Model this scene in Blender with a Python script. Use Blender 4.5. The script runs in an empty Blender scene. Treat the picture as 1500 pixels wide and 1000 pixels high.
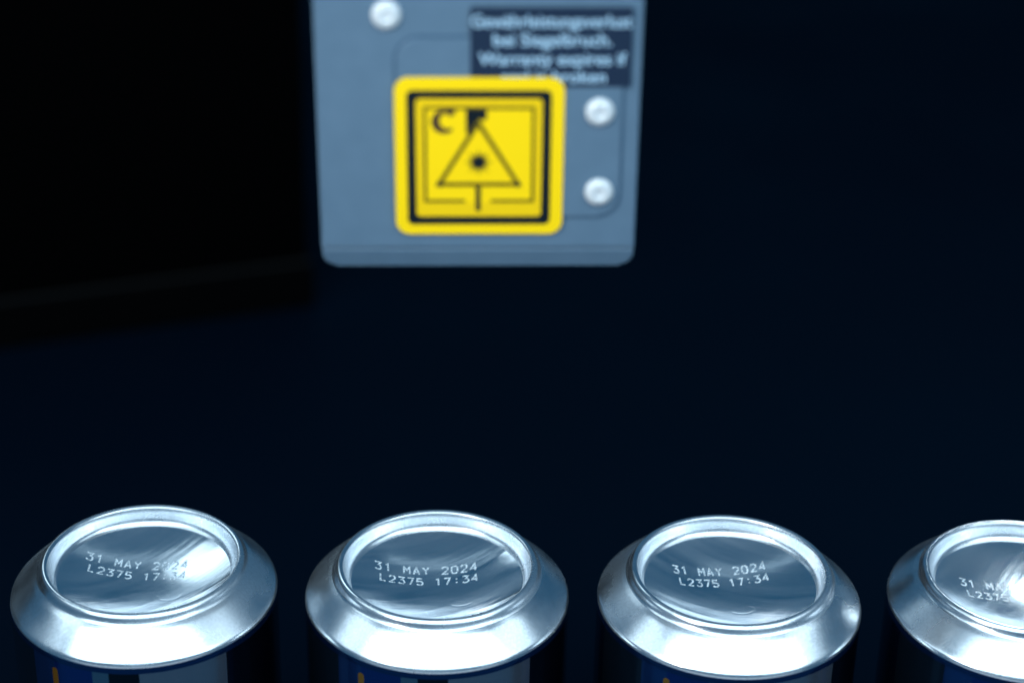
import bpy, bmesh, math, random
from mathutils import Vector, Matrix

MM = 0.001
RAD = math.radians
scene = bpy.context.scene
col = scene.collection
random.seed(7)

# ------------------------------------------------------------------ camera
RIM_Z = 106.8                      # height of the cans' shoulder edge over the machine bed, mm
cam_d = bpy.data.cameras.new('camera')
cam_d.sensor_width = 36.0
cam_d.lens = 2981.3 / 1500 * 36.0
cam_d.clip_start = 0.01
cam_d.clip_end = 50.0
cam_d.dof.use_dof = True
cam_d.dof.focus_distance = 0.503
cam_d.dof.aperture_fstop = 6.2
cam = bpy.data.objects.new('camera', cam_d)
col.objects.link(cam)
pit, rol = RAD(27.70), RAD(1.289)
fw = Vector((0, math.cos(pit), -math.sin(pit)))
up = Vector((0, math.sin(pit), math.cos(pit)))
rt = Vector((1, 0, 0))
r2 = rt * math.cos(rol) + up * math.sin(rol)
u2 = -rt * math.sin(rol) + up * math.cos(rol)
cm = Matrix((r2, u2, -fw)).transposed().to_4x4()
cm.translation = Vector((17.31, -421.54, 292.25 + RIM_Z)) * MM
cam.matrix_world = cm
scene.camera = cam

# ------------------------------------------------------------------ world and lamps
world = bpy.data.worlds.new('World')
scene.world = world
world.use_nodes = True
bg = world.node_tree.nodes['Background']
bg.inputs[0].default_value = (0.07, 0.44, 0.92, 1)
bg.inputs[1].default_value = 0.16


def lamp(name, pos, target, sx, sy, watts, colr, spread=180):
    d = bpy.data.lights.new(name, 'AREA')
    d.shape = 'RECTANGLE'
    d.size, d.size_y = sx * MM, sy * MM
    d.energy = watts
    d.color = colr
    d.spread = RAD(spread)
    o = bpy.data.objects.new(name, d)
    col.objects.link(o)
    p, t = Vector(pos) * MM, Vector(target) * MM
    p.z += RIM_Z * MM
    t.z += RIM_Z * MM
    o.location = p
    o.rotation_euler = (t - p).to_track_quat('-Z', 'Y').to_euler()
    return o


lamp('key_softbox', (60, -330, 430), (60, 0, 0), 1300, 300, 5.0, (0.66, 0.87, 1.0))
lamp('front_low_fill', (0, -420, -60), (0, 0, -20), 1300, 120, 0.25, (0.75, 0.88, 1.0))  # added lamp in place of a lit surface low in front
lamp('side_softbox', (540, -40, 440), (40, 0, 0), 240, 240, 0.32, (0.68, 0.88, 1.0))
lamp('side_softbox', (-540, -40, 440), (-40, 0, 0), 240, 240, 0.32, (0.68, 0.88, 1.0))
lamp('head_fill', (-300, -380, 330), (9, -25, 135), 100, 100, 0.04, (1.0, 0.93, 0.88), 24)  # added lamp to brighten the face of the laser head and its sticker
lamp('right_back_lamp', (216, 172, 195), (196, 6, 0), 120, 120, 0.030, (0.76, 0.92, 1.0), 20)
lamp('left_back_lamp', (-200, 178, 171), (-60, 8, 0), 90, 170, 0.008, (0.66, 0.88, 1.0), 44)

lamp('dome_streak_fill', (-40, 430, 760), (0, 0, 0), 700, 70, 0.075, (0.62, 0.86, 1.0))  # added overhead strip, gives the domes something streaky to reflect

vs = scene.view_settings
vs.view_transform = 'Standard'
vs.look = 'None'
vs.exposure = 0.0
vs.gamma = 1.0
vs.use_curve_mapping = False


# ------------------------------------------------------------------ material helpers
def mat(name):
    m = bpy.data.materials.new(name)
    m.use_nodes = True
    nt = m.node_tree
    return m, nt, nt.nodes['Principled BSDF']


def node(nt, kind, **kw):
    n = nt.nodes.new(kind)
    for k, v in kw.items():
        setattr(n, k, v)
    return n


def math_n(nt, op, a, b=None):
    n = node(nt, 'ShaderNodeMath', operation=op)
    for i, v in enumerate((a, b)):
        if v is None:
            continue
        if isinstance(v, (int, float)):
            n.inputs[i].default_value = v
        else:
            nt.links.new(v, n.inputs[i])
    return n.outputs[0]


def noise(nt, scale_vec, detail=4, rough=0.55, coord='Object', distort=0.0, rot=(0, 0, 0)):
    tc = node(nt, 'ShaderNodeTexCoord')
    mp = node(nt, 'ShaderNodeMapping')
    mp.inputs['Scale'].default_value = scale_vec
    mp.inputs['Rotation'].default_value = rot
    nt.links.new(tc.outputs[coord], mp.inputs[0])
    nz = node(nt, 'ShaderNodeTexNoise')
    nz.inputs['Scale'].default_value = 1.0
    nz.inputs['Detail'].default_value = detail
    nz.inputs['Roughness'].default_value = rough
    nz.inputs['Distortion'].default_value = distort
    nt.links.new(mp.outputs[0], nz.inputs['Vector'])
    return nz.outputs['Fac']


def remap(nt, v, a, b, c, d):
    n = node(nt, 'ShaderNodeMapRange')
    nt.links.new(v, n.inputs[0])
    for i, x in enumerate((a, b, c, d)):
        n.inputs[i + 1].default_value = x
    return n.outputs[0]


def bump(nt, bsdf, h, strength, dist, prev=None):
    b = node(nt, 'ShaderNodeBump')
    b.inputs['Strength'].default_value = strength
    b.inputs['Distance'].default_value = dist
    nt.links.new(h, b.inputs['Height'])
    if prev is not None:
        nt.links.new(prev, b.inputs['Normal'])
    nt.links.new(b.outputs[0], bsdf.inputs['Normal'])
    return b.outputs[0]


def plain(name, colr, rough=0.5, metal=0.0, spec=0.5, grain=0.0):
    m, nt, b = mat(name)
    b.inputs['Base Color'].default_value = (*colr, 1)
    b.inputs['Roughness'].default_value = rough
    b.inputs['Metallic'].default_value = metal
    b.inputs['Specular IOR Level'].default_value = spec
    if grain:
        n = noise(nt, (130, 130, 130), 6)
        v = remap(nt, n, 0.3, 0.7, 1 - grain, 1 + grain)
        mx = node(nt, 'ShaderNodeVectorMath', operation='SCALE')
        mx.inputs[0].default_value = colr
        nt.links.new(v, mx.inputs['Scale'])
        nt.links.new(mx.outputs[0], b.inputs['Base Color'])
        nt.links.new(remap(nt, n, 0.3, 0.7, rough - 0.08, rough + 0.08), b.inputs['Roughness'])
    return m


def aluminium(name, dome):
    """Bare can metal: a glossy lobe plus a broad satin lobe from the fine surface grain."""
    m, nt, b = mat(name)
    b2 = node(nt, 'ShaderNodeBsdfPrincipled')
    for q in (b, b2):
        q.inputs['Metallic'].default_value = 1.0
        q.inputs['Base Color'].default_value = (0.86, 0.89, 0.92, 1)
    b2.inputs['Roughness'].default_value = 0.62
    if dome:      # rolled sheet: long streaks across the disc
        fine = noise(nt, (50, 1100, 50), 4, 0.55, distort=0.3)
        wide = noise(nt, (20, 110, 20), 1.6, 0.5, distort=1.1)
        blotch = noise(nt, (100, 100, 100), 3, 0.5)
        rsum = math_n(nt, 'ADD', math_n(nt, 'MULTIPLY', fine, 0.22), math_n(nt, 'MULTIPLY', wide, 0.78))
        nt.links.new(remap(nt, rsum, 0.35, 0.65, 0.13, 0.26), b.inputs['Roughness'])
        mixf = remap(nt, rsum, 0.38, 0.62, 0.03, 0.16)
        p = bump(nt, b, wide, 0.16, 0.0011)
        mid = noise(nt, (34, 430, 34), 2, 0.5, distort=0.6)
        p = bump(nt, b, mid, 0.07, 0.0004, p)
        p = bump(nt, b, blotch, 0.09, 0.0012, p)
        bump(nt, b, fine, 0.02, 0.00008, p)
    else:         # drawn shoulder
        blotch = noise(nt, (60, 60, 60), 3, 0.5)
        grain = noise(nt, (700, 700, 700), 3, 0.5)
        rsum = math_n(nt, 'ADD', math_n(nt, 'MULTIPLY', grain, 0.1), math_n(nt, 'MULTIPLY', blotch, 0.9))
        nt.links.new(remap(nt, rsum, 0.35, 0.65, 0.21, 0.30), b.inputs['Roughness'])
        mixf = remap(nt, rsum, 0.38, 0.62, 0.07, 0.20)
        dents = noise(nt, (110, 110, 110), 1, 0.4)
        bump(nt, b, dents, 0.05, 0.0012)
        speck = noise(nt, (1500, 1500, 1500), 3, 0.6)
        sv = remap(nt, speck, 0.3, 0.7, 0.84, 1.06)
        tint = node(nt, 'ShaderNodeVectorMath', operation='SCALE')
        tint.inputs[0].default_value = (0.86, 0.89, 0.92)
        nt.links.new(sv, tint.inputs['Scale'])
        nt.links.new(tint.outputs[0], b.inputs['Base Color'])
    mx = node(nt, 'ShaderNodeMixShader')
    nt.links.new(mixf, mx.inputs[0])
    nt.links.new(b.outputs[0], mx.inputs[1])
    nt.links.new(b2.outputs[0], mx.inputs[2])
    nt.links.new(mx.outputs[0], nt.nodes['Material Output'].inputs['Surface'])
    return m


def can_print():
    """Translucent ink over metal: navy can with an orange bar, a black block, a silver block and painted-in side reflections."""
    m, nt, b = mat('can_print')
    tc = node(nt, 'ShaderNodeTexCoord')
    sp = node(nt, 'ShaderNodeSeparateXYZ')
    nt.links.new(tc.outputs['Object'], sp.inputs[0])
    x, y, z = sp.outputs
    ang = math_n(nt, 'ARCTAN2', x, math_n(nt, 'MULTIPLY', y, -1.0))       # 0 towards the camera, + to the right
    deg = math_n(nt, 'MULTIPLY', ang, 180 / math.pi)
    t = remap(nt, deg, -180, 180, 0, 1)
    cr = node(nt, 'ShaderNodeValToRGB')
    cr.color_ramp.interpolation = 'CONSTANT'
    stops = [(-180, (0.004, 0.012, 0.04)), (-72, (0.015, 0.035, 0.06)), (-44, (0.016, 0.065, 0.22)),  # outermost stops: dark and steel side reflections painted into the print colour
             (-31, (0.008, 0.04, 0.21)), (-14, (0.10, 0.20, 0.28)), (-7, (0.004, 0.006, 0.012)),
             (7, (0.24, 0.28, 0.34)), (45, (0.004, 0.008, 0.02)), (110, (0.004, 0.012, 0.04))]
    els = cr.color_ramp.elements
    els[0].position, els[0].color = 0, (*stops[0][1], 1)
    els[1].position, els[1].color = (stops[1][0] + 180) / 360, (*stops[1][1], 1)
    for d, c in stops[2:]:
        e = els.new((d + 180) / 360)
        e.color = (*c, 1)
    nt.links.new(t, cr.inputs[0])
    # orange bar with a rounded tip
    dx = math_n(nt, 'MULTIPLY', math_n(nt, 'SUBTRACT', deg, -31.0), 0.033 * math.pi / 180)
    dz = math_n(nt, 'MAXIMUM', math_n(nt, 'SUBTRACT', z, -0.0052), 0.0)
    dd = math_n(nt, 'SQRT', math_n(nt, 'ADD', math_n(nt, 'POWER', math_n(nt, 'ABSOLUTE', dx), 2.0),
                                    math_n(nt, 'POWER', dz, 2.0)))
    bar = math_n(nt, 'LESS_THAN', dd, 0.00085)
    mx = node(nt, 'ShaderNodeMix', data_type='RGBA')
    nt.links.new(bar, mx.inputs['Factor'])
    nt.links.new(cr.outputs[0], mx.inputs['A'])
    mx.inputs['B'].default_value = (0.85, 0.30, 0.03, 1)
    # plain navy band under the shoulder
    top = math_n(nt, 'GREATER_THAN', z, -0.0024)
    mx2 = node(nt, 'ShaderNodeMix', data_type='RGBA')
    nt.links.new(top, mx2.inputs['Factor'])
    nt.links.new(mx.outputs['Result'], mx2.inputs['A'])
    mx2.inputs['B'].default_value = (0.008, 0.04, 0.14, 1)
    nt.links.new(mx2.outputs['Result'], b.inputs['Base Color'])
    b.inputs['Metallic'].default_value = 0.85
    b.inputs['Coat Weight'].default_value = 0.6
    b.inputs['Coat Roughness'].default_value = 0.08
    n = noise(nt, (500, 500, 80), 4)
    nt.links.new(remap(nt, n, 0.3, 0.7, 0.16, 0.26), b.inputs['Roughness'])
    return m


M_DOME = aluminium('rolled_aluminium', True)
M_SHOULDER = aluminium('drawn_aluminium', False)
M_PRINT = can_print()
def etch():
    """Frosted laser dots: speckled between matt white and bare metal."""
    m, nt, b = mat('laser_etch')
    n = noise(nt, (2600, 2600, 2600), 2, 0.5)
    f = remap(nt, n, 0.42, 0.54, 0.0, 1.0)
    cr = node(nt, 'ShaderNodeMix', data_type='RGBA')
    nt.links.new(f, cr.inputs['Factor'])
    cr.inputs['A'].default_value = (0.42, 0.50, 0.56, 1)
    cr.inputs['B'].default_value = (0.84, 0.90, 0.94, 1)
    nt.links.new(cr.outputs['Result'], b.inputs['Base Color'])
    nt.links.new(remap(nt, n, 0.42, 0.54, 0.9, 0.0), b.inputs['Metallic'])
    b.inputs['Roughness'].default_value = 0.7
    return m


M_ETCH = etch()
M_PAINT = plain('grey_blue_paint', (0.088, 0.150, 0.215), 0.5, 0.0, 0.35, 0.035)
M_GROOVE_SHADE = plain('groove_shade', (0.055, 0.105, 0.165), 0.7, 0.0, 0.2)  # dark tone for the painted shadow line round the cover plate
M_RIVET = plain('white_nylon', (0.58, 0.62, 0.64), 0.35, 0.0, 0.5)
M_YELLOW = plain('sticker_yellow', (0.90, 0.60, 0.002), 0.55, 0.0, 0.2)
M_YELLOW2 = plain('sticker_yellow_border', (0.80, 0.52, 0.003), 0.55, 0.0, 0.2)
M_INK = plain('sticker_ink', (0.005, 0.010, 0.014), 0.7, 0.0, 0.08)
M_BROWN = plain('sticker_smudge_ink', (0.035, 0.014, 0.016), 0.6, 0.0, 0.2)
M_OLIVE = plain('sticker_line_ink', (0.10, 0.07, 0.004), 0.6, 0.0, 0.2)
M_LABEL = plain('label_navy', (0.008, 0.020, 0.045), 0.55, 0.0, 0.25)
M_LABELTXT = plain('label_print', (0.36, 0.54, 0.68), 0.6, 0.0, 0.2)
M_BLACK = plain('black_panel', (0.0008, 0.0008, 0.0009), 0.9, 0.0, 0.02)
M_RUBBER = plain('panel_rail_black', (0.0012, 0.0012, 0.0014), 0.8, 0.0, 0.04)
M_TRIM = plain('panel_trim', (0.02, 0.02, 0.02), 0.6, 0.0, 0.1)
M_BED = None


# ------------------------------------------------------------------ mesh helpers
def obj(name, verts, faces, material, parent=None, loc=(0, 0, 0), smooth=False, scale=MM):
    me = bpy.data.meshes.new(name)
    me.from_pydata([tuple(c * scale for c in v) for v in verts], [], faces)
    me.materials.append(material)
    if smooth:
        for p in me.polygons:
            p.use_smooth = True
    me.update()
    o = bpy.data.objects.new(name, me)
    col.objects.link(o)
    o.location = Vector(loc) * MM
    o.parent = parent
    return o


def empty(name, loc, label, cat, group=None, rot=(0, 0, 0)):
    o = bpy.data.objects.new(name, None)
    o.empty_display_size = 0.02
    col.objects.link(o)
    o.location = Vector(loc) * MM
    o.rotation_euler = rot
    o['label'] = label
    o['category'] = cat
    if group:
        o['group'] = group
    return o


def lathe(profile, n=160, closed_center=False):
    vs_, fs = [], []
    for r, z in profile:
        for k in range(n):
            a = 2 * math.pi * k / n
            vs_.append((r * math.cos(a), r * math.sin(a), z))
    for i in range(len(profile) - 1):
        for k in range(n):
            a, b = i * n + k, i * n + (k + 1) % n
            fs.append((a, b, b + n, a + n))
    if closed_center:
        c = len(vs_)
        vs_.append((0, 0, profile[-1][1]))
        i = (len(profile) - 1) * n
        for k in range(n):
            fs.append((i + k, i + (k + 1) % n, c))
    return vs_, fs


def smooth_profile(pts, sub=6):
    out = []
    n = len(pts)
    for i in range(n - 1):
        p0 = pts[max(i - 1, 0)]
        p1, p2 = pts[i], pts[i + 1]
        p3 = pts[min(i + 2, n - 1)]
        for s in range(sub):
            t = s / sub
            out.append(tuple(0.5 * (2 * p1[k] + (p2[k] - p0[k]) * t + (2 * p0[k] - 5 * p1[k] + 4 * p2[k] - p3[k]) * t * t
                                    + (3 * p1[k] - p0[k] - 3 * p2[k] + p3[k]) * t ** 3) for k in (0, 1)))
    out.append(pts[-1])
    return out


# ------------------------------------------------------------------ setting
m, nt, b = mat('bed_navy')
b.inputs['Base Color'].default_value = (0.0009, 0.0058, 0.0145, 1)
b.inputs['Specular IOR Level'].default_value = 0.05
n_ = noise(nt, (6, 6, 6), 3)
nt.links.new(remap(nt, n_, 0.3, 0.7, 0.5, 0.75), b.inputs['Roughness'])
M_BED = m
bed = obj('machine_bed', [(-460, -70, 0), (520, -70, 0), (520, 1200, 0), (-460, 1200, 0),
                           (-460, -70, -30), (520, -70, -30), (520, 1200, -30), (-460, 1200, -30)],
          [(0, 1, 2, 3), (4, 7, 6, 5), (0, 4, 5, 1), (1, 5, 6, 2), (2, 6, 7, 3), (3, 7, 4, 0)], M_BED)
bed['kind'] = 'structure'
bed['label'] = 'dark navy machine bed behind and under the cans'


def box(x0, x1, y0, y1, z0, z1, bev=0.0, seg=3):
    bm = bmesh.new()
    bmesh.ops.create_cube(bm, size=1)
    for v in bm.verts:
        v.co = Vector(((x0 + x1) / 2 + v.co.x * (x1 - x0), (y0 + y1) / 2 + v.co.y * (y1 - y0), (z0 + z1) / 2 + v.co.z * (z1 - z0)))
    if bev:
        bmesh.ops.bevel(bm, geom=bm.edges[:], offset=bev, segments=seg, profile=0.5, affect='EDGES')
    bm.verts.ensure_lookup_table()
    vs_ = [tuple(v.co) for v in bm.verts]
    fs = [tuple(v.index for v in f.verts) for f in bm.faces]
    bm.free()
    return vs_, fs


# black guard panel at upper left: stands on the bed, turned about 20 degrees
guard = empty('guard_panel', (-70, 366, 0), 'black guard panel standing upright behind the laser head, on the left', 'panel',
              rot=(0, 0, RAD(20.2)))
obj('sheet', *box(-620, 0, 4, 121.6, 215, 0.8), M_BLACK, guard)
obj('base_rail', *box(-622, 2, 0, 16, 0, 20.2, 1.5), M_RUBBER, guard)
obj('trim_strip', *box(-621, 1, 2.2, 12, 20.5, 21.1, 0.15), M_TRIM, guard)

# ------------------------------------------------------------------ cans
DOME_R, DOME_EDGE, DOME_ZE = 48.0, 22.2, 4.3
DOME_ZC = DOME_ZE - (DOME_R - math.sqrt(DOME_R ** 2 - DOME_EDGE ** 2))


def dome_z(x, y):
    return DOME_ZC + DOME_R - math.sqrt(DOME_R ** 2 - x * x - y * y)


GLYPH = {   # single-stroke marking font on a 4 x 6 cell
    '0': [[(1, 0), (3, 0), (4, 1.3), (4, 4.7), (3, 6), (1, 6), (0, 4.7), (0, 1.3), (1, 0)]],
    '1': [[(0.6, 4.8), (2.2, 6), (2.2, 0)]],
    '2': [[(0, 4.8), (0.9, 6), (3.1, 6), (4, 4.9), (3.8, 3.6), (0, 0), (4, 0)]],
    '3': [[(0, 6), (4, 6), (2, 3.6), (3.3, 3.4), (4, 2.3), (4, 1.1), (3, 0), (1, 0), (0, 0.9)]],
    '4': [[(3, 0), (3, 6), (0, 1.7), (4, 1.7)]],
    '5': [[(3.8, 6), (0.4, 6), (0.1, 3.3), (2.8, 3.5), (4, 2.5), (4, 1.1), (3, 0), (0.9, 0), (0, 0.8)]],
    '7': [[(0, 6), (4, 6), (1.5, 0)]],
    'L': [[(0.2, 6), (0.2, 0), (3.6, 0)]],
    'M': [[(0, 0), (0, 6), (2, 2.6), (4, 6), (4, 0)]],
    'A': [[(0, 0), (2, 6), (4, 0)], [(0.8, 1.9), (3.2, 1.9)]],
    'Y': [[(0, 6), (2, 2.9), (4, 6)], [(2, 2.9), (2, 0)]],
    ':': [[(2, 0.6), (2, 1.7)], [(2, 3.9), (2, 5.0)]],
}


def resample(pl, step):
    out = [pl[0]]
    for a, b_ in zip(pl, pl[1:]):
        d = math.dist(a, b_)
        k = max(1, int(d / step))
        for i in range(1, k + 1):
            out.append((a[0] + (b_[0] - a[0]) * i / k, a[1] + (b_[1] - a[1]) * i / k))
    return out


def strip(pl, w):
    """Mitred ribbon of width w along a 2-D polyline -> left and right points."""
    closed = math.dist(pl[0], pl[-1]) < 1e-6
    n = len(pl)
    L, R = [], []
    for i, p in enumerate(pl):
        a = pl[i - 1] if i else (pl[-2] if closed else None)
        c = pl[i + 1] if i < n - 1 else (pl[1] if closed else None)
        ds = []
        for u, v in ((a, p), (p, c)):
            if u is not None and v is not None:
                d = math.dist(u, v) or 1e-9
                ds.append(((v[0] - u[0]) / d, (v[1] - u[1]) / d))
        if len(ds) == 1:
            nx, ny, k = -ds[0][1], ds[0][0], 1.0
        else:
            nx, ny = -(ds[0][1] + ds[1][1]), ds[0][0] + ds[1][0]
            l = math.hypot(nx, ny) or 1e-9
            nx, ny = nx / l, ny / l
            k = min(1.6, 1.0 / max(0.3, nx * -ds[0][1] + ny * ds[0][0]))
        L.append((p[0] + nx * w / 2 * k, p[1] + ny * w / 2 * k))
        R.append((p[0] - nx * w / 2 * k, p[1] - ny * w / 2 * k))
    return L, R


def etched_line(text, cx, cy, width, height, rot, weight, parent, name):
    """A line of laser-etched characters lying on the concave dome."""
    n = len(text)
    adv = width / (n - 0.35)
    sx, sy = adv * 0.62 / 4, height / 6
    verts, faces = [], []
    lift = 0.02
    for i, ch in enumerate(text):
        if ch == ' ':
            continue
        for pl in GLYPH[ch]:
            pts = [(-width / 2 + i * adv + px * sx, -height / 2 + py * sy) for px, py in pl]
            pts = resample(pts, 0.5)
            L, R = strip(pts, weight)
            lift += 0.0015
            base = len(verts)
            for p, q in zip(L, R):
                for u, v in (p, q):
                    x = cx + u * math.cos(rot) - v * math.sin(rot)
                    y = cy + u * math.sin(rot) + v * math.cos(rot)
                    verts.append((x, y, dome_z(x, y) + lift))
            for k in range(len(L) - 1):
                a = base + 2 * k
                faces.append((a, a + 1, a + 3, a + 2))
    return obj(name, verts, faces, M_ETCH, parent)


def ridge(pts, w, h, parent, name):
    """Low embossed ridge on the dome along a 2-D polyline."""
    pts = resample(pts, 0.5)
    verts, faces = [], []
    cols = 7
    strips = []
    for j in range(cols):
        t = -1 + 2 * j / (cols - 1)
        L, _ = strip(pts, w * t) if t >= 0 else (strip(pts, -w * t)[1], None)
        strips.append((L, h * math.cos(t * math.pi / 2) ** 2 - 0.01))
    for L, hh in strips:
        for i, (x, y) in enumerate(L):
            e = min(1.0, min(i, len(L) - 1 - i) / 3.0)
            verts.append((x, y, dome_z(x, y) + (hh + 0.01) * e - 0.01))
    n = len(pts)
    for j in range(cols - 1):
        for i in range(n - 1):
            a = j * n + i
            faces.append((a, a + n, a + n + 1, a + 1))
    return obj(name, verts, faces, M_DOME, parent, smooth=True)


body_prof = [(30.5, -106.8), (31.0, -106.6), (31.0, -104.5), (29.5, -101), (31, -97), (33.0, -91)] + \
            [(33.0, -91 + 8 * i) for i in range(1, 11)] + [(33.0, -6), (33.0, -4), (33.0, -2.6), (33.02, -1.8), (33.0, -1.2), (32.95, -0.8)]
shoulder_prof = smooth_profile([(32.95, -0.8), (32.82, -0.3), (32.58, 0.15), (32.2, 0.6), (31.0, 1.78), (29.0, 3.72),
                                (27.3, 5.3), (26.5, 5.95), (26.1, 6.25)], 6)
ring_prof = smooth_profile([(26.1, 6.25), (25.75, 6.6), (25.42, 7.12), (25.05, 7.85), (24.55, 8.4), (24.0, 8.6),
                            (23.4, 8.35), (23.05, 7.6), (22.8, 6.55), (22.6, 5.6), (22.35, 4.95), (21.95, 4.38), (21.4, dome_z(21.4, 0))], 6)
dome_prof = [(21.4 * (1 - (i / 40)), 0) for i in range(40)]
dome_prof = [(r, dome_z(r, 0)) for r, _ in dome_prof]
SH = {}
for nm, prof, cc in (('body', body_prof, False), ('shoulder', shoulder_prof, False), ('ring', ring_prof, False), ('dome', dome_prof, True)):
    SH[nm] = lathe(prof, 192, cc)


def cap_verts():      # closed lower end, the opening side of the inverted can, resting on the bed
    return lathe([(30.5, -106.8), (29.5, -106.0), (29, -103.0)], 96, True)


YAW = RAD(0.458)
can_labels = [
    'aluminium can standing upside down, leftmost of the row, streak across its date',
    'aluminium can standing upside down, second from left in the row, below the yellow sticker',
    'aluminium can standing upside down, third from left in the row',
    'aluminium can standing upside down, rightmost, cut off by the right edge',
]
#        text centre (x, y) mm, rotation, streak rotation of the dome
can_data = [((-3.4, 9.2), 0.0, 0.65), ((-3.2, 9.0), 0.09, 0.42), ((-1.7, 10.6), 0.12, -0.42), ((-1.5, 7.0), 0.05, 0.9)]
for i in range(4):
    k = i - 1
    cx, cy = math.cos(YAW) * 73.03 * k, math.sin(YAW) * 73.03 * k
    can = empty('drink_can', (cx, cy, RIM_Z), can_labels[i], 'can', 'inverted drink cans in a row')
    if i == 0:
        protos = {}
        protos['printed_body'] = obj('printed_body', *SH['body'], M_PRINT, can, smooth=True)
        protos['lid'] = obj('lid', *cap_verts(), M_SHOULDER, can, smooth=True)
        protos['shoulder'] = obj('shoulder', *SH['shoulder'], M_SHOULDER, can, smooth=True)
        protos['standing_ring'] = obj('standing_ring', *SH['ring'], M_SHOULDER, can, smooth=True)
        protos['dome'] = obj('dome', *SH['dome'], M_DOME, can, smooth=True)
        parts = protos
    else:
        parts = {}
        for nm, src in protos.items():
            c = src.copy()
            col.objects.link(c)
            c.parent = can
            parts[nm] = c
    (tx, ty), rot, srot = can_data[i]
    parts['dome'].rotation_euler.z = srot
    parts['shoulder'].rotation_euler.z = i * 1.7
    tw = (25.4, 25.8, 23.8, 25.0)[i]
    dx, dy = 3.9 * -math.sin(rot), 3.9 * math.cos(rot)
    etched_line('31 MAY 2024', tx, ty, tw, 2.4, rot, 0.42, can, 'date_marking')
    etched_line('L2375 17:34', tx + 0.6 - dx, ty - dy, tw * 0.955, 2.4, rot, 0.42, can, 'batch_marking')
    mx_, my_, a0 = ((6.6, -3.4, 150), (6.0, -3.6, 110), (3.0, -4.6, 190), (5.0, -3.0, 60))[i]
    ov = [(mx_ + 2.9 * math.cos(a), my_ + 2.0 * math.sin(a)) for a in [RAD(a0 + 240 * q / 30) for q in range(31)]]
    ridge(ov, 1.8, 0.03, can, 'embossed_mark')

# ------------------------------------------------------------------ laser head
head = empty('laser_head', (9.55, -25.0, RIM_Z + 128.1), 'blue-grey painted laser marking head hanging over the row of cans',
             'laser head')
head.matrix_world = Matrix.Translation(Vector((9.55, -25.0, RIM_Z + 128.1)) * MM) @ Matrix.Rotation(RAD(2.0), 4, 'Z') @ Matrix.Rotation(RAD(-0.6), 4, 'Y') @ Matrix.Scale(0.7084, 4)


def prism(outline, y0, y1, bev=0.0, seg=2):
    """Outline in (x, z), from y0 (front) to y1 (back)."""
    bm = bmesh.new()
    a = [bm.verts.new((x, y0, z)) for x, z in outline]
    b_ = [bm.verts.new((x, y1, z)) for x, z in outline]
    n = len(outline)
    front = bm.faces.new(a)
    bm.faces.new(b_[::-1])
    for k in range(n):
        bm.faces.new((a[(k + 1) % n], a[k], b_[k], b_[(k + 1) % n]))
    if bev:
        bmesh.ops.bevel(bm, geom=list(front.edges), offset=bev, segments=seg, profile=0.5, affect='EDGES')
    bmesh.ops.recalc_face_normals(bm, faces=bm.faces[:])
    bm.verts.index_update()
    vs_ = [tuple(v.co) for v in bm.verts]
    fs = [tuple(v.index for v in f.verts) for f in bm.faces]
    bm.free()
    return vs_, fs


def rrect(x0, x1, z0, z1, r, seg=8):
    rs = r if isinstance(r, (tuple, list)) else (r, r, r, r)      # br, tr, tl, bl
    pts = []
    for (cx, cz, sx, sz, a0), q in zip(((x1, z0, -1, 1, -90), (x1, z1, -1, -1, 0), (x0, z1, 1, -1, 90), (x0, z0, 1, 1, 180)), rs):
        if q == 0:
            pts.append((cx, cz))
            continue
        for k in range(seg + 1):
            a = RAD(a0 + 90 * k / seg)
            pts.append((cx + sx * q + q * math.cos(a), cz + sz * q + q * math.sin(a)))
    return pts


def frame(outer, inner, y0, y1):
    n = len(outer)
    v = [(x, y0, z) for x, z in outer] + [(x, y0, z) for x, z in inner] + [(x, y1, z) for x, z in outer] + [(x, y1, z) for x, z in inner]
    f = []
    for k in range(n):
        j = (k + 1) % n
        f += [(k, j, n + j, n + k), (j, k, 2 * n + k, 2 * n + j), (n + k, n + j, 3 * n + j, 3 * n + k)]
    return v, f


def flat_strokes(polys, w, y0, y1):
    verts, faces = [], []
    for pl in polys:
        L, R = strip(pl, w)
        b0 = len(verts)
        for p, q in zip(L, R):
            verts += [(p[0], y0, p[1]), (q[0], y0, q[1]), (p[0], y1, p[1]), (q[0], y1, q[1])]
        for k in range(len(L) - 1):
            a, c = b0 + 4 * k, b0 + 4 * (k + 1)
            faces += [(a, c, c + 1, a + 1), (a, a + 2, c + 2, c), (a + 1, c + 1, c + 3, a + 3)]
    return verts, faces


HX0, HX1 = -47.7, 47.2
obj('housing', *prism(rrect(HX0, HX1, -30.6, 150, (0, 3, 3, 0)), 0, 70, 0.9, 3), M_PAINT, head)
v, f = prism(rrect(HX0 + 0.15, HX1 - 0.15, -37.3, -30.75, (4.2, 0, 0, 4.2)), 0.3, 69, 1.0, 3)
v = [(x, y + (0.28 * (-30.7 - z) if y < 5 else 0), z) for x, y, z in v]
obj('bottom_trim', v, f, M_PAINT, head)
# cover plate let into the face: a proud plate with a rounded outline
obj('cover_plate', *prism(rrect(-24.0, 41.8, -19.6, 36.2, 6.5), -0.7, 0.5, 0.5, 3), M_PAINT, head)
obj('groove_shade_strip', *frame(rrect(-25.0, 42.8, -20.6, 37.2, 7.5), rrect(-24.05, 41.85, -19.65, 36.25, 6.55), -0.15, 0.3), M_GROOVE_SHADE, head)  # added dark strip that paints the groove's shadow line round the plate


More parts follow.
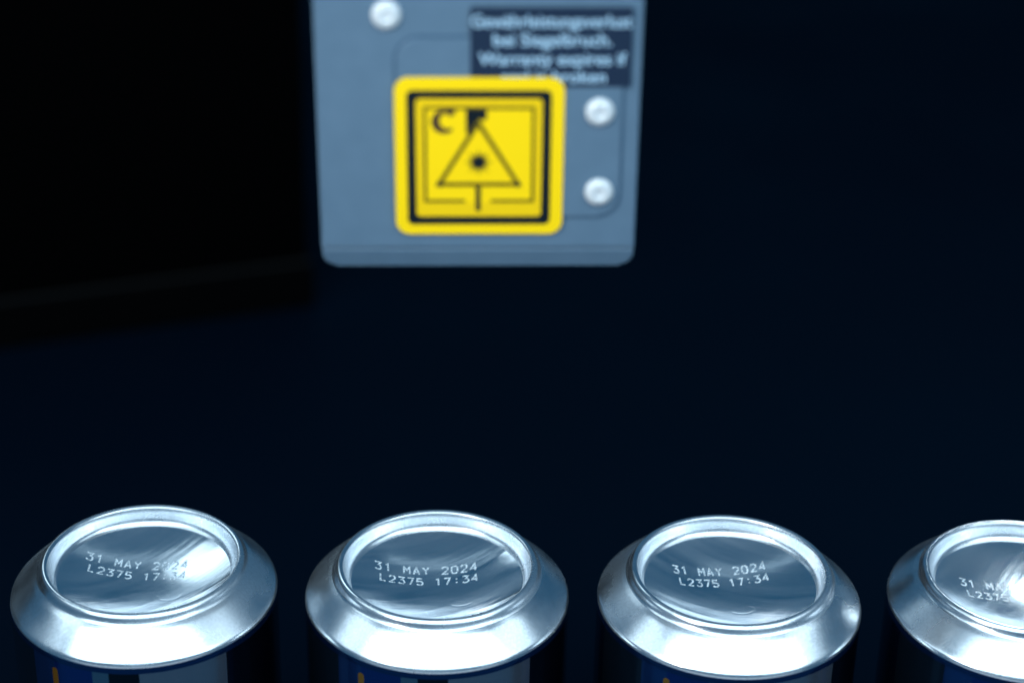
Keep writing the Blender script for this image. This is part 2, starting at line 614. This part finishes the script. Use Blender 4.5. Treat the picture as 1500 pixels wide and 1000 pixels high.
def rivet(x, z, y):
    prof = [(4.3, 0.0), (4.3, 0.5), (4.05, 1.0), (3.5, 1.5), (2.7, 1.85), (2.0, 2.02), (1.75, 2.0), (1.6, 1.75), (0.5, 1.7)]
    vs_, fs = lathe(prof, 40, True)
    vs2 = [(x + a, y - c, z + b_) for a, b_, c in vs_]
    return obj('rivet', vs2, [q[::-1] for q in fs], M_RIVET, head, smooth=True)


rivet(-26.7, 43.2, 0.0)
rivet(35.4, 13.9, -0.68)
rivet(35.8, -11.6, -0.68)

# ------------------------------------------------------------------ warranty label (navy, four lines of pale print)
lab = obj('warranty_label', *prism(rrect(-2.6, 44.1, 21.6, 45.8, 0.6, 4), -0.95, -0.72), M_LABEL)
lab.matrix_world = head.matrix_world.copy()
lab['label'] = 'dark navy warranty label with four lines of pale text on laser head'
lab['category'] = 'label'


def printed(text, x0, x1, zc, h, y, name, parent, material):
    cu = bpy.data.curves.new(name, 'FONT')
    cu.body = text
    cu.size = 1.0
    cu.resolution_u = 3
    cu.offset = 0.012
    cu.extrude = 0.01
    t = bpy.data.objects.new(name, cu)
    col.objects.link(t)
    dg = bpy.context.evaluated_depsgraph_get()
    me = bpy.data.meshes.new_from_object(t.evaluated_get(dg))
    col.objects.unlink(t)
    bpy.data.objects.remove(t)
    xs = [q.co.x for q in me.vertices]
    a, b_ = min(xs), max(xs)
    for q in me.vertices:
        u = x0 + (q.co.x - a) / (b_ - a) * (x1 - x0)
        w = zc + (q.co.y - 0.34) * h / 0.70
        q.co = Vector((u, y - (q.co.z + 0.01) * 2.0, w)) * MM
    me.materials.clear()
    me.materials.append(material)
    o = bpy.data.objects.new(name, me)
    col.objects.link(o)
    o.parent = parent
    return o


for txt, x0, x1, zc in (('Gewährleistungsverlust', -2.3, 43.8, 41.6), ('bei Siegelbruch.', 4.0, 38.2, 36.0),
                        ('Warranty expires if', -0.2, 42.6, 30.2), ('seal is broken', 6.5, 36.8, 24.8)):
    printed(txt, x0, x1, zc, 3.7, -0.955, 'text_line', lab, M_LABELTXT)

# ------------------------------------------------------------------ yellow laser warning sticker
st = empty('warning_sticker', (0, 0, 0), 'yellow square laser warning sticker with black frame and triangle on laser head', 'sticker')
st.matrix_world = head.matrix_world.copy()
Y0 = -0.8
obj('backing', *prism(rrect(-24.9, 24.9, -25.2, 24.6, 4.2), Y0 - 0.35, Y0 + 0.09), M_YELLOW, st)
Y1 = Y0 - 0.36
obj('black_frame', *frame(rrect(-21.4, 21.2, -22.0, 20.7, 1.8), rrect(-18.7, 18.5, -19.4, 18.1, 1.2), Y1 - 0.10, Y1 + 0.05), M_INK, st)
obj('inner_border', *frame(rrect(-18.6, 18.4, -19.3, 18.0, 1.1), rrect(-16.4, 16.2, -14.7, 15.4, 0.5), Y1 - 0.02, Y1 + 0.05), M_YELLOW2, st)
obj('line_frame', *flat_strokes([[(-4.2, -14.4), (-16.0, -14.4), (-16.0, 15.2), (15.9, 15.2), (15.9, -14.4), (3.4, -14.4)]], 0.95, Y1 - 0.08, Y1 + 0.05), M_OLIVE, st)
tri = [(-0.3, 10.6), (11.6, -9.0), (-12.0, -9.0), (-0.3, 10.6)]
tr = obj('triangle', *flat_strokes([tri], 1.65, Y1 - 0.11, Y1 + 0.05), M_OLIVE, st)


def disc(cx, cz, r, n=20):
    return [(cx + r * math.cos(2 * math.pi * k / n), cz + r * math.sin(2 * math.pi * k / n)) for k in range(n)]


for cx_, cz_ in ((11.4, -8.9), (-11.8, -8.9)):
    obj('corner_dot', *prism(disc(cx_, cz_, 0.95), Y1 - 0.14, Y1 + 0.05), M_INK, st)
burst = []
for k in range(32):
    a = 2 * math.pi * k / 32
    r = (4.3 if k % 4 == 0 else 3.3) if k % 2 == 0 else 1.7
    burst.append((-0.2 + r * math.cos(a), -1.9 + r * math.sin(a)))
obj('laser_burst', *prism(burst, Y1 - 0.14, Y1 + 0.05), M_INK, st)
obj('stem', *prism(rrect(-1.1, 0.4, -17.6, -9.7, 0.2, 2), Y1 - 0.16, Y1 + 0.05), M_INK, st)
obj('ink_block', *prism([(-4.0, 14.8), (2.2, 14.8), (2.2, 11.9), (1.2, 11.2), (-0.3, 11.9), (-1.6, 9.9), (-3.3, 7.0), (-3.9, 7.4)][::-1], Y1 - 0.13, Y1 + 0.05), M_INK, st)
cres = [(-10.4 + 3.7 * math.cos(RAD(a)), 10.9 + 3.7 * math.sin(RAD(a))) for a in range(80, 316, 12)] + \
       [(-9.2 + 2.6 * math.cos(RAD(a)), 11.2 + 2.5 * math.sin(RAD(a))) for a in range(300, 96, -12)]
obj('ink_crescent', *prism(cres, Y1 - 0.12, Y1 + 0.05), M_BROWN, st)
obj('ink_spot', *prism([(-9.9, 14.7), (-7.0, 14.6), (-7.3, 13.2), (-8.6, 12.6), (-9.6, 13.4)][::-1], Y1 - 0.125, Y1 + 0.05), M_BROWN, st)
